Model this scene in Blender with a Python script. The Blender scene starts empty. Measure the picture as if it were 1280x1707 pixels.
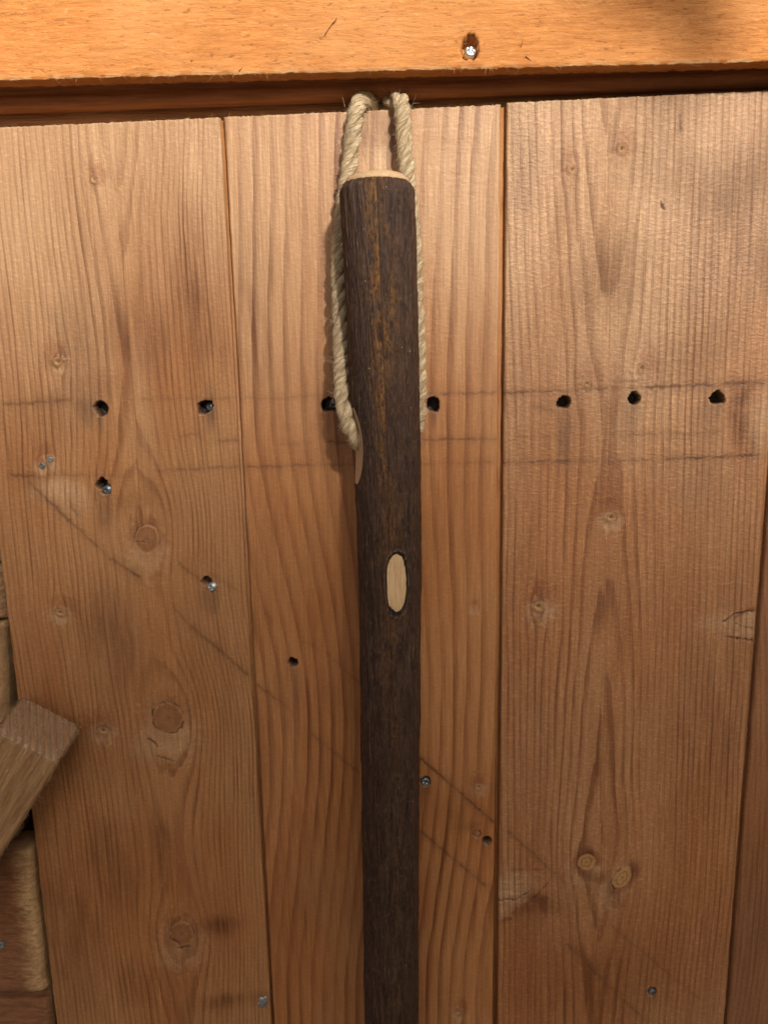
import bpy, math, random
import numpy as np
from mathutils import Vector, Matrix
random.seed(7)
rng = np.random.default_rng(7)
C = bpy.context.scene.collection
SC = bpy.context.scene

# ------------------------------------------------------------------ camera
F, PW, PH = 1282.0, 1280.0, 1707.0
PITCH, ROLL, DIST = math.radians(11.2), math.radians(1.15), 0.395
r0 = np.array([1, 0, 0.]); FW = np.array([0, math.cos(PITCH), -math.sin(PITCH)]); u0 = np.array([0, math.sin(PITCH), math.cos(PITCH)])
RT = math.cos(ROLL) * r0 - math.sin(ROLL) * u0
UP = math.sin(ROLL) * r0 + math.cos(ROLL) * u0
CAM = np.array([0, -DIST, 0.])
cd = bpy.data.cameras.new('camera'); co = bpy.data.objects.new('camera', cd); C.objects.link(co)
cd.sensor_fit = 'HORIZONTAL'; cd.sensor_width = 36.0; cd.lens = 36.0 * F / PW
cd.clip_start = 0.01; cd.clip_end = 200
co.matrix_world = Matrix(((RT[0], UP[0], -FW[0], CAM[0]), (RT[1], UP[1], -FW[1], CAM[1]), (RT[2], UP[2], -FW[2], CAM[2]), (0, 0, 0, 1)))
SC.camera = co

# ------------------------------------------------------------------ sky, sun, exposure
ELEV, AZ = math.radians(27), math.radians(20)      # the sun stands in front of the door, to the right
sun_dir = Vector((math.sin(AZ) * math.cos(ELEV), -math.cos(AZ) * math.cos(ELEV), math.sin(ELEV)))
w = bpy.data.worlds.new('World'); SC.world = w; w.use_nodes = True
wn = w.node_tree.nodes; wl = w.node_tree.links
sky = wn.new('ShaderNodeTexSky'); sky.sky_type = 'NISHITA'; sky.sun_disc = False
sky.sun_elevation = ELEV; sky.sun_rotation = math.atan2(sun_dir.x, sun_dir.y)
sky.dust_density = 6.0; sky.air_density = 0.7; sky.ozone_density = 0.3
wn['Background'].inputs['Strength'].default_value = 0.084
wl.new(sky.outputs[0], wn['Background'].inputs['Color'])
sl = bpy.data.lights.new('sun', 'SUN'); so = bpy.data.objects.new('sun', sl); C.objects.link(so)
sl.energy = 4.3; sl.angle = math.radians(3.6); sl.color = (1.0, 0.93, 0.83)
so.rotation_euler = sun_dir.to_track_quat('Z', 'Y').to_euler()
SC.view_settings.view_transform = 'Standard'; SC.view_settings.look = 'None'
SC.view_settings.gamma = 1.0; SC.view_settings.exposure = 0.48

# ------------------------------------------------------------------ helpers
def P(px, py, Y=0.0):
    d = FW + RT * (px - 640) / F - UP * (py - 853.5) / F
    return CAM + d * (Y - CAM[1]) / d[1]
def XZ(px, py, Y=0.0):
    q = P(px, py, Y); return q[0], q[2]

def _h(ix, iy, s):
    n = (ix.astype(np.int64) * 374761393 + iy.astype(np.int64) * 668265263 + s * 2147483647) & 0xffffffff
    n = ((n ^ (n >> 13)) * 1274126177) & 0xffffffff
    return ((n ^ (n >> 16)) & 0xffff) / 65535.0
def vn(x, y, s=0):
    x = np.asarray(x, float); y = np.asarray(y, float); x, y = np.broadcast_arrays(x, y)
    ix = np.floor(x); iy = np.floor(y); fx = x - ix; fy = y - iy
    fx = fx * fx * (3 - 2 * fx); fy = fy * fy * (3 - 2 * fy)
    a = _h(ix, iy, s); b = _h(ix + 1, iy, s); c = _h(ix, iy + 1, s); d = _h(ix + 1, iy + 1, s)
    return (a + (b - a) * fx) * (1 - fy) + (c + (d - c) * fx) * fy
def fbm(x, y, s=0, o=3):
    t = 0; a = 1; n = 0
    for k in range(o):
        t = t + a * vn(x * 2 ** k, y * 2 ** k, s + k * 17); n += a; a *= .5
    return t / n
def ss(a, b, x):
    t = np.clip((x - a) / (b - a), 0, 1); return t * t * (3 - 2 * t)

def mesh_np(name, V, Fq, mat, parent=None, attrs=None, smooth=True):
    """V (n,3); Fq list of arrays (m,4) or (m,3)"""
    me = bpy.data.meshes.new(name)
    V = np.asarray(V, np.float32)
    if not isinstance(Fq, (list, tuple)): Fq = [Fq]
    Fq = [np.asarray(f, np.int32) for f in Fq if len(f)]
    me.vertices.add(len(V)); me.vertices.foreach_set('co', V.ravel())
    nl = sum(f.size for f in Fq); nf = sum(len(f) for f in Fq)
    me.loops.add(nl); me.polygons.add(nf)
    me.loops.foreach_set('vertex_index', np.concatenate([f.ravel() for f in Fq]))
    tot = np.concatenate([np.full(len(f), f.shape[1], np.int32) for f in Fq])
    st = np.concatenate([[0], np.cumsum(tot)[:-1]]).astype(np.int32)
    me.polygons.foreach_set('loop_start', st)
    me.update(calc_edges=True); me.validate()
    if smooth: me.polygons.foreach_set('use_smooth', np.ones(nf, bool))
    for k, v in (attrs or {}).items():
        v = np.asarray(v, np.float32)
        if v.ndim == 1:
            a = me.attributes.new(k, 'FLOAT', 'POINT'); a.data.foreach_set('value', v)
        else:
            a = me.attributes.new(k, 'FLOAT_COLOR', 'POINT'); a.data.foreach_set('color', v.ravel())
    me.materials.append(mat)
    o = bpy.data.objects.new(name, me); C.objects.link(o)
    if parent: o.parent = parent
    return o
def grid_faces(nr, nc, off=0, wrap=False):
    i = np.arange(nr - 1)[:, None]; j = np.arange(nc if wrap else nc - 1)[None, :]
    a = i * nc + j; b = i * nc + (j + 1) % nc
    return (np.stack([a, b, b + nc, a + nc], -1).reshape(-1, 4) + off)
def empty(name, label, cat, loc=(0, 0, 0), group=None):
    o = bpy.data.objects.new(name, None); C.objects.link(o); o.location = loc; o.empty_display_size = .02
    o['label'] = label; o['category'] = cat
    if group: o['group'] = group
    return o

class G:      # terse node-graph writer
    def __init__(s, name):
        s.m = bpy.data.materials.new(name); s.m.use_nodes = True
        s.t = s.m.node_tree; s.b = s.t.nodes['Principled BSDF']
    def set(s, n, key, v):
        i = n.inputs[key]
        if hasattr(v, 'is_output'): s.t.links.new(v, i)
        elif v is not None:
            if isinstance(v, (tuple, list)) and len(v) == 3 and i.type == 'RGBA': v = (*v, 1)
            i.default_value = v
    def n(s, typ, ins=(), out=0, **kw):
        n = s.t.nodes.new(typ)
        for k, v in kw.items(): setattr(n, k, v)
        for k, v in (ins.items() if isinstance(ins, dict) else enumerate(ins)): s.set(n, k, v)
        return n.outputs[out]
    def math(s, op, a, b=None, c=None, clamp=False):
        return s.n('ShaderNodeMath', [a, b, c], operation=op, use_clamp=clamp)
    def mul(s, a, b): return s.math('MULTIPLY', a, b)
    def add(s, a, b): return s.math('ADD', a, b)
    def attr(s, name, out='Fac'):
        n = s.t.nodes.new('ShaderNodeAttribute'); n.attribute_name = name; return n.outputs[out]
    def sep(s, c):
        n = s.t.nodes.new('ShaderNodeSeparateColor'); s.set(n, 0, c); return n.outputs
    def obj(s):
        return s.t.nodes.new('ShaderNodeTexCoord').outputs['Object']
    def mapv(s, v, scale, loc=(0, 0, 0)):
        return s.n('ShaderNodeMapping', {'Vector': v, 'Scale': scale, 'Location': loc})
    def noise(s, v, scale, detail=2, rough=.5, dist=0.):
        return s.n('ShaderNodeTexNoise', {'Vector': v, 'Scale': scale, 'Detail': detail, 'Roughness': rough, 'Distortion': dist})
    def rng(s, x, a, b, c=0., d=1., smooth=True):
        return s.n('ShaderNodeMapRange', {'Value': x, 'From Min': a, 'From Max': b, 'To Min': c, 'To Max': d}, interpolation_type='SMOOTHSTEP' if smooth else 'LINEAR')
    def mix(s, f, a, b, mode='MIX'):
        n = s.t.nodes.new('ShaderNodeMix'); n.data_type = 'RGBA'; n.blend_type = mode; n.clamp_factor = True
        s.set(n, 0, f); s.set(n, 6, a); s.set(n, 7, b); return n.outputs[2]
    def bump(s, h, strength, dist, normal=None):
        return s.n('ShaderNodeBump', {'Height': h, 'Strength': strength, 'Distance': dist, 'Normal': normal})
    def done(s, col, rough=.6, normal=None, spec=.3, **kw):
        s.set(s.b, 'Base Color', col); s.set(s.b, 'Roughness', rough); s.set(s.b, 'Specular IOR Level', spec)
        if normal is not None: s.set(s.b, 'Normal', normal)
        for k, v in kw.items(): s.set(s.b, k, v)
        return s.m

# ------------------------------------------------------------------ materials
def plank_mat(name, early, late, amp, seed, ripple=.5, contrast=1.0, lateT=(.45, .88, .92)):
    g = G(name); o = g.obj()
    o = g.mapv(o, (1, 1, 1), (seed * .37, 0, seed * .53))
    ring = g.attr('ring'); st = g.sep(g.attr('stain', 'Color')); sa = g.attr('stain', 'Alpha')
    kn = g.sep(g.attr('knot', 'Color')); kw = g.attr('knot', 'Alpha')
    wob = g.noise(g.mapv(o, (1, 1, .12)), 160, 2)
    rr = g.add(ring, g.mul(g.math('SUBTRACT', wob, .5), amp))
    fl = g.math('FLOOR', rr); fr = g.math('SUBTRACT', rr, fl)
    wnz = g.n('ShaderNodeTexWhiteNoise', {'W': fl}, noise_dimensions='1D')
    lw = g.mul(g.rng(fr, lateT[0], lateT[1]), g.rng(fr, 1.0, lateT[2]))
    lw = g.mul(lw, g.rng(wnz, 0, 1, .45, 1., False))
    brk = g.noise(g.mapv(o, (1, 1, .05)), 420, 2)          # streaks that break the lines along their length
    lw = g.mul(lw, g.rng(brk, .25, .65, .5, 1.))
    lw = g.mul(lw, g.math('SUBTRACT', 1.0, g.mul(kn[0], .9)))
    dr = g.noise(g.mapv(o, (1, 1, .22)), 26, 4, .6)        # slow drift of tone along the grain
    dr2 = g.noise(g.mapv(o, (1, 1, .4), (3, 0, 1)), 15, 3, .55)
    zone = g.noise(g.mapv(o, (1, 1, .3), (5, 0, 2)), 28, 2, .5)
    lw = g.mul(lw, g.rng(zone, .3, .7, .38, 1.))
    base = g.mix(g.rng(dr2, .36, .66), early, g.mix(1, early, (.92, .79, .66), 'MULTIPLY'))
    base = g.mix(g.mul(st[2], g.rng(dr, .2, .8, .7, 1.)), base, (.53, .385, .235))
    col = g.mix(g.mul(lw, contrast), base, g.mix(1, base, late, 'MULTIPLY'))
    col = g.mix(g.rng(dr, .40, .75, 0, .6), col, g.mix(1, col, (.72, .60, .50), 'MULTIPLY'))
    fib = g.noise(g.mapv(o, (1, 1, .035)), 800, 4, .7)
    col = g.mix(g.rng(fib, .34, .68, 0, .55), col, g.mix(1, col, (.66, .56, .48), 'MULTIPLY'))
    col = g.mix(g.rng(fib, .42, .28, 0, .45), col, g.mix(1, col, (1.38, 1.36, 1.32), 'MULTIPLY'))
    rip = g.noise(g.mapv(o, (.6, 1, 1.1)), 620, 3, .7)
    # planer chatter: short ripples across the grain, in patches
    cw = g.noise(g.mapv(o, (.10, 1, 1)), 210, 2, .4)
    cp = g.noise(g.mapv(o, (1, 1, .6), (1, 0, 2)), 22, 3, .6)
    chat = g.mul(g.rng(cw, .32, .68), g.rng(cp, .50, .72))
    col = g.mix(g.mul(chat, .20), col, g.mix(1, col, (.70, .62, .56), 'MULTIPLY'))
    col = g.mix(g.rng(rip, .45, .72, 0, .55 * ripple + .08), col, g.mix(1, col, (1.6, 1.6, 1.6), 'MULTIPLY'))  # brighter flecks: varnish sheen painted into the colour
    # R dark wash, G iron grey and painted hole shade, B paler tone; alpha = marks left by old battens
    blot = g.noise(g.mapv(o, (1, 1, .35)), 110, 3, .6)
    col = g.mix(g.mul(g.mul(st[0], g.rng(blot, .25, .7, .6, 1.15)), g.rng(brk, .3, .62, .5, 1.15)), col, g.mix(1, col, (.34, .235, .165), 'MULTIPLY'))
    # knots: R core mask, G ring coordinate, B rim darkness and painted hole shade, A reddish halo
    kno = g.noise(o, 330, 3, .6)
    kr = g.math('FRACT', g.add(kn[1], g.mul(kno, 1.5)))
    kcol = g.mix(g.rng(kr, .40, .95), (.255, .118, .050), (.19, .082, .036))
    kcol = g.mix(g.attr('kyel'), kcol, g.mix(g.rng(kr, .45, .9), (.46, .275, .105), (.27, .125, .042)))
    col = g.mix(kw, col, g.mix(1, col, (.55, .34, .26), 'MULTIPLY'))
    col = g.mix(g.mul(kn[0], .66), col, kcol)
    col = g.mix(kn[2], col, (.045, .018, .01))
    col = g.mix(g.mul(st[1], g.rng(blot, .25, .65, .6, 1.)), col, (.020, .017, .017))
    col = g.mix(sa, col, (.085, .032, .013))
    h = g.add(g.mul(lw, .26), g.mul(fib, .45))
    h = g.add(h, g.mul(rip, ripple * 1.2)); h = g.add(h, g.mul(sa, -.25)); h = g.add(h, g.mul(chat, -.3))
    nrm = g.bump(h, .85, .00065)
    rough = g.rng(dr, .3, .7, .40, .58)
    return g.done(col, rough, nrm, .36)

M_left = plank_mat('pine_fine_grain', (.368, .188, .079), (.45, .33, .25), .8, 1, .5, 1.0, (.42, .84, .93))
M_mid = plank_mat('pine_wide_grain', (.408, .198, .078), (.38, .24, .16), .35, 5, .35, 1.25, (.40, .93, .975))
M_right = plank_mat('pine_even_grain', (.370, .190, .086), (.46, .34, .26), .6, 9, .8, 1.0, (.44, .84, .93))
M_far = plank_mat('pine_red_grain', (.300, .150, .070), (.54, .42, .34), .7, 13, .6, 1.0, (.34, .78, .90))

def beam_mat():
    g = G('orange_rough_sawn'); o = g.obj()
    a = g.noise(g.mapv(o, (.10, 1, 1)), 620, 4, .7)
    b = g.noise(g.mapv(o, (.28, 1, 1)), 850, 3, .7)
    cblot = g.noise(g.mapv(o, (.6, 1, 1)), 34, 4, .6)
    fine = g.noise(o, 2600, 2)
    col = g.mix(g.rng(a, .3, .7), (.55, .230, .066), (.39, .145, .037))
    col = g.mix(g.rng(cblot, .35, .8, 0, .6), col, (.56, .28, .105))
    spot = g.noise(g.mapv(o, (.8, 1, 1.2), (.3, 0, .1)), 16, 3, .6)
    col = g.mix(g.rng(spot, .52, .75, 0, .5), col, (.26, .115, .046))
    col = g.mix(g.rng(b, .58, .76, 0, .5), col, (.74, .42, .17))
    col = g.mix(g.rng(b, .42, .30, 0, .75), col, (.24, .085, .022))
    fresh = g.attr('fresh')
    col = g.mix(fresh, col, (.62, .36, .17))
    h = g.add(g.mul(a, .8), g.add(g.mul(b, .9), g.mul(fine, .25)))
    return g.done(col, .75, g.bump(h, .8, .0006), .2)
M_beam = beam_mat()

def rough_mat(name, c1, c2, stretch, scale, bumpd=.0006):
    g = G(name); o = g.obj()
    a = g.noise(g.mapv(o, stretch), scale, 4, .65)
    b = g.noise(g.mapv(o, stretch), scale * 4, 2, .6)
    big = g.noise(o, 30, 3)
    col = g.mix(g.rng(a, .3, .7), c1, c2)
    col = g.mix(g.rng(b, .55, .75, 0, .35), col, g.mix(1, col, (1.9, 1.9, 1.9), 'MULTIPLY'))
    col = g.mix(g.rng(big, .4, .7, 0, .4), col, g.mix(1, col, (.7, .62, .55), 'MULTIPLY'))
    col = g.mix(g.attr('fresh'), col, (.50, .33, .16))
    return g.done(col, .7, g.bump(g.add(a, g.mul(b, .6)), .8, bumpd), .25)
M_mould = rough_mat('dark_moulding_wood', (.42, .175, .068), (.27, .105, .040), (.06, 1, 1), 500)
M_rail = rough_mat('brown_rail_wood', (.50, .25, .115), (.38, .18, .08), (.06, 1, 1), 500)
M_clad = rough_mat('rough_cladding_wood', (.26, .118, .055), (.16, .070, .033), (.22, 1, 1.0), 420, .001)
M_cladp = rough_mat('pale_cladding_wood', (.29, .16, .085), (.17, .085, .042), (.3, 1, 1.0), 420, .001)

def post_mat():
    g = G('sawn_batten_wood'); o = g.obj()          # local z runs along the batten
    a = g.noise(g.mapv(o, (1, 1, .08)), 480, 4, .7)
    b = g.noise(g.mapv(o, (1, 1, .22)), 900, 3, .7)
    big = g.noise(o, 60, 3)
    col = g.mix(g.rng(a, .3, .7), (.38, .225, .105), (.19, .098, .042))
    col = g.mix(g.rng(b, .58, .72, 0, .45), col, (.56, .39, .24))
    col = g.mix(g.rng(big, .4, .7, 0, .3), col, (.20, .115, .06))
    return g.done(col, .6, g.bump(g.add(a, b), .8, .0008), .35)
M_post = post_mat()
def endgrain_mat():
    g = G('batten_end_grain'); o = g.obj()
    x, y, z = g.n('ShaderNodeSeparateXYZ', [o], 0), None, None
    sx = g.t.nodes.new('ShaderNodeSeparateXYZ'); g.set(sx, 0, o)
    wob = g.noise(o, 260, 3, .6)
    q = g.add(g.mul(sx.outputs[0], -1.0), g.mul(sx.outputs[1], -.446))
    r = g.add(g.mul(q, 262.), g.mul(wob, .8))
    fr = g.math('FRACT', r)
    line = g.mul(g.rng(fr, .35, .75), g.rng(fr, 1., .88))
    sp = g.noise(o, 1100, 3, .75)
    line = g.mul(line, g.rng(sp, .35, .6, .15, 1.))
    col = g.mix(g.rng(wob, .3, .7), (.52, .30, .15), (.42, .23, .11))
    col = g.mix(line, col, (.86, .66, .42))
    fz = g.attr('fresh')
    col = g.mix(g.mul(fz, g.rng(sp, .4, .6, .1, .8)), col, (.74, .55, .34))
    h = g.add(g.mul(line, 1.2), sp)
    return g.done(col, .75, g.bump(h, 1., .0014), .25)
M_end = endgrain_mat()

def bark_mat():
    g = G('dark_oiled_bark'); o = g.obj()
    ang = g.attr('ang'); zz = g.attr('zz')            # metres round / along the shaft
    v = g.n('ShaderNodeCombineXYZ', [ang, g.mul(zz, .13), 0.0])
    v2 = g.n('ShaderNodeCombineXYZ', [ang, zz, 0.0])
    v3 = g.n('ShaderNodeCombineXYZ', [ang, g.mul(zz, .4), 0.0])
    a = g.noise(v, 420, 5, .75); b = g.noise(v, 900, 4, .75)
    big = g.noise(v3, 55, 4, .6); gr = g.noise(g.mapv(v2, (1, .5, 1)), 720, 4, .8); mid = g.noise(v3, 260, 4, .7, .3)
    col = g.mix(g.rng(a, .33, .68), (.013, .007, .005), (.080, .042, .027))
    col = g.mix(g.rng(big, .4, .65, 0, .6), col, (.042, .021, .014))
    fleck = g.noise(v3, 150, 4, .75)
    col = g.mix(g.rng(fleck, .52, .64, 0, .6), col, g.mix(g.rng(b, .3, .65), (.034, .020, .014), (.120, .072, .046)))
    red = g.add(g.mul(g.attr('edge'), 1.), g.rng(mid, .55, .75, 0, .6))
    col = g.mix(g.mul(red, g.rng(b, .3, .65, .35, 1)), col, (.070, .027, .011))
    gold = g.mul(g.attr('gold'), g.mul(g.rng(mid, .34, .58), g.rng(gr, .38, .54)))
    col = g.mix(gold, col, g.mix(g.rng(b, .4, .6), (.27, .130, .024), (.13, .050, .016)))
    col = g.mix(g.rng(b, .60, .76, 0, .6), col, (.17, .115, .078))
    col = g.mix(g.rng(gr, .54, .66, 0, .6), col, (.16, .095, .055))
    col = g.mix(g.rng(gr, .44, .32, 0, .7), col, (.009, .006, .005))
    col = g.mix(g.rng(b, .40, .28, 0, .85), col, (.008, .0055, .005))
    col = g.mix(g.attr('rim'), col, (.009, .006, .005))
    col = g.mix(g.attr('lip'), col, (.21, .15, .105))
    vor = g.n('ShaderNodeTexVoronoi', {'Vector': v2, 'Scale': 210.0}, 0)
    pick = g.n('ShaderNodeTexVoronoi', {'Vector': v2, 'Scale': 210.0}, 1)
    pk = g.mul(g.rng(vor, .055, .03), g.rng(g.sep(pick)[0], .84, .86))
    col = g.mix(pk, col, (.62, .55, .46))  # sparse pale specks: bark glints painted into the colour
    h = g.add(g.mul(a, 1.), g.add(g.mul(b, .5), g.mul(gr, .3)))
    return g.done(col, g.rng(mid, .3, .7, .42, .66), g.bump(h, 1., .0014), .28)
M_bark = bark_mat()

def cutwood_mat():
    g = G('fresh_cut_hazel'); o = g.obj()
    a = g.noise(g.mapv(o, (1, 1, .06)), 1500, 3, .6); b = g.noise(o, 300, 3, .6)
    col = g.mix(g.rng(a, .3, .7), (.56, .40, .23), (.44, .285, .145))
    col = g.mix(g.rng(b, .5, .75, 0, .4), col, (.40, .25, .12))
    return g.done(col, .5, g.bump(a, .4, .0002), .35)
M_cut = cutwood_mat()
def rim_mat():
    g = G('bark_scar_rim'); o = g.obj()
    a = g.noise(o, 1500, 3, .6)
    return g.done(g.mix(g.rng(a, .35, .65), (.012, .007, .006), (.06, .035, .026)), .45, g.bump(a, .6, .0004), .4)
M_rim = rim_mat()

def rope_mat():
    g = G('natural_jute'); t = g.attr('fib', 'Vector')
    a = g.noise(g.mapv(t, (1, .05, 1)), 2.6, 4, .75); b = g.noise(g.mapv(t, (1, .05, 1)), 6, 3, .75)
    big = g.noise(g.obj(), 90, 3)
    col = g.mix(g.rng(a, .32, .68), (.68, .54, .34), (.30, .21, .115))
    col = g.mix(g.rng(b, .55, .72, 0, .6), col, (.74, .63, .47))
    col = g.mix(g.rng(b, .40, .30, 0, .6), col, (.13, .085, .048))
    col = g.mix(g.rng(big, .4, .7, 0, .3), col, (.34, .26, .175))
    return g.done(col, .62, g.bump(g.add(a, b), 1., .0009), .3)
M_rope = rope_mat()
def plain(name, col, rough, spec=.3, metal=0., ns=900, amt=.35):
    g = G(name); a = g.noise(g.obj(), ns, 3, .6)
    c = g.mix(g.rng(a, .35, .7, 0, amt), col, tuple(c * .35 for c in col))
    g.b.inputs['Metallic'].default_value = metal
    return g.done(c, g.rng(a, .3, .7, rough * .8, min(1, rough * 1.3)), g.bump(a, .3, .0002), spec)
M_fuzz = plain('jute_fibre', (.58, .47, .32), .6)
M_splint = plain('pale_wood_fibre', (.60, .38, .19), .7)
M_splintd = plain('dark_wood_fibre', (.10, .045, .02), .7)
M_cfib = plain('torn_cladding_fibre', (.48, .32, .16), .7)
M_zinc = plain('bright_zinc', (.62, .68, .70), .32, .5, .9, 1400, .45)
M_dull = plain('weathered_zinc', (.24, .28, .31), .42, .5, .75, 1400, .6)
M_blade = plain('dark_slot_metal', (.06, .065, .07), .5, .5, .6)
M_plug = plain('filler_brown', (.26, .125, .06), .7)
M_silver = plain('lead_grey_smear', (.36, .37, .38), .35, .5, .6, 700, .8)

# ------------------------------------------------------------------ large structure: ground in front of the door, unseen foliage added to shade it
gm = G('dry_earth'); gn = gm.noise(gm.obj(), 4, 5)
gmat = gm.done(gm.mix(gn, (.20, .145, .09), (.30, .22, .14)), .9)
gr_ = mesh_np('ground', [(-60, -60, -1.5), (60, -60, -1.5), (60, 60, -1.5), (-60, 60, -1.5)], [[(0, 1, 2, 3)]], gmat, smooth=False)
gr_['kind'] = 'structure'

def shade_hedge():
    # unseen blocker added 4 m in front of the door; its top edge lets the sun in on the upper part of the boards only
    Y = -4.1; cx = 4.1 * math.tan(AZ)
    top = 4.1 / math.cos(AZ) * math.tan(ELEV) + SHADE_Z
    n = 9000
    x = rng.uniform(-1.6, 1.6, n) + cx; y = rng.uniform(-.35, .35, n) + Y
    tp = top + (vn(x * 5, y * 5, 3) - .5) * .16
    z = tp - rng.uniform(0, 1, n) ** 1.3 * 2.2
    c = np.stack([x, y, z], 1)
    d1 = rng.normal(size=(n, 3)); d1 /= np.linalg.norm(d1, axis=1)[:, None]
    d2 = rng.normal(size=(n, 3)); d2 -= d1 * (d1 * d2).sum(1)[:, None]; d2 /= np.linalg.norm(d2, axis=1)[:, None]
    L = rng.uniform(.05, .085, n)[:, None]
    V = np.stack([c - d1 * L, c + d2 * L * .5, c + d1 * L, c - d2 * L * .5], 1).reshape(-1, 3)
    lm = G('hedge_leaf'); ln = lm.noise(lm.obj(), 9, 3)
    m = lm.done(lm.mix(ln, (.035, .075, .02), (.07, .12, .035)), .5)
    t = empty('hedge', 'tall leafy green hedge standing across from the wooden door', 'hedge', (cx, Y, -1.5))
    o = mesh_np('foliage', V - np.array([cx, Y, -1.5]), np.arange(4 * n).reshape(-1, 4), m, t, smooth=False); o['kind'] = 'stuff'
    # woody mass inside
    nx = 24; xs = np.linspace(-1.55, 1.55, nx)
    prof = [(-.18, 0), (-.28, 1.2), (-.25, top + 1.5 - .30), (0, top + 1.5 - .10), (.25, top + 1.5 - .30), (.28, 1.2), (.18, 0)]
    V = np.array([(a, b + .03 * math.sin(a * 9 + i), c + .05 * math.sin(a * 7 + 2 * i)) for a in xs for i, (b, c) in enumerate(prof)])
    mesh_np('branch_mass', V, grid_faces(nx, len(prof)), plain('hedge_wood', (.05, .06, .025), .9), t)
SHADE_Z = -0.13
shade_hedge()
def shade_twig():  # unseen leaves added to shade the lintel and the right boards
    d = np.array(sun_dir); q = P(1120, 10, -.016); c = q + d * .52
    t = empty('leafy_twig', 'thin leafy twig hanging in front of the lintel, towards the sun', 'twig', tuple(c))
    e1 = np.cross(d, [0, 0, 1.]); e1 /= np.linalg.norm(e1); e2 = np.cross(e1, d)
    lm = bpy.data.materials['hedge_leaf']
    for (a, b, L, ang) in ((-.014, .016, .044, .6), (.020, .034, .046, 2.0), (.012, -.006, .032, 1.2), (-.03, .035, .03, .1), (.050, .02, .03, .2), (.03, .058, .034, 1.4), (-.015, .05, .03, 2.5), (.085, .05, .03, 1.), (.07, .085, .03, 2.2), (.035, -.06, .018, .5), (-.01, -.085, .018, 1.9), (.075, -.10, .020, 1.1), (.03, -.125, .016, 2.6), (.01, -.045, .015, .2), (.065, -.055, .016, 2.)):
        o0 = c + e1 * -a + e2 * b; u = e1 * math.cos(ang) + e2 * math.sin(ang); n = np.cross(d, u) + d * .3; V = []
        for i in range(7):
            s = i / 6; wd = L * .38 * math.sin(math.pi * min(1, s * .98 + .02)) ** .8
            for j in (-1, 0, 1): V.append(o0 + u * (s - .5) * L * 1.6 + n * j * wd + d * (.004 * abs(j) - .01 * s * s))
        mesh_np('leaf', np.array(V) - c, grid_faces(7, 3), lm, t)
    st = np.array([c + e1 * -(-.05 + .2 * k / 12) + e2 * (.0 + .14 * k / 12 + .01 * math.sin(k)) for k in range(13)]); V = []
    for k, p in enumerate(st):
        for j in range(6): V.append(p + (e1 * math.cos(j * 1.047) + d * math.sin(j * 1.047)) * (.0012 + .00008 * k))
    mesh_np('stem', np.array(V) - c, grid_faces(13, 6, 0, True), plain('twig_bark', (.12, .08, .045), .8), t)

shade_twig()

# ------------------------------------------------------------------ fibres: thin tapered, bent strands gathered in one mesh
def fibres(name, pts, dirs, lens, mat, parent, r=.00007, curl=.5, seg=4):
    n = len(pts); pts = np.asarray(pts); dirs = np.asarray(dirs); dirs = dirs / np.linalg.norm(dirs, axis=1)[:, None]
    bend = rng.normal(size=(n, 3)) * curl
    V = []; 
    for k in range(seg + 1):
        t = k / seg
        c = pts + dirs * (lens * t)[:, None] + bend * (lens * t * t)[:, None]
        rad = r * (1 - .75 * t)
        a = np.cross(dirs, [.3, .5, .81]); a /= np.linalg.norm(a, axis=1)[:, None] + 1e-9
        b = np.cross(dirs, a)
        for q in range(3):
            an = 2 * math.pi * q / 3
            V.append(c + (a * math.cos(an) + b * math.sin(an)) * rad)
    V = np.stack(V, 1)                    # n, (seg+1)*3, 3
    f = []
    for k in range(seg):
        for q in range(3):
            a = k * 3 + q; b = k * 3 + (q + 1) % 3
            f.append((a, b, b + 3, a + 3))
    f = np.array(f)[None] + (np.arange(n) * (seg + 1) * 3)[:, None, None]
    o = mesh_np(name, V.reshape(-1, 3), f.reshape(-1, 4), mat, parent); o['kind'] = 'stuff'
    return o

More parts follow.
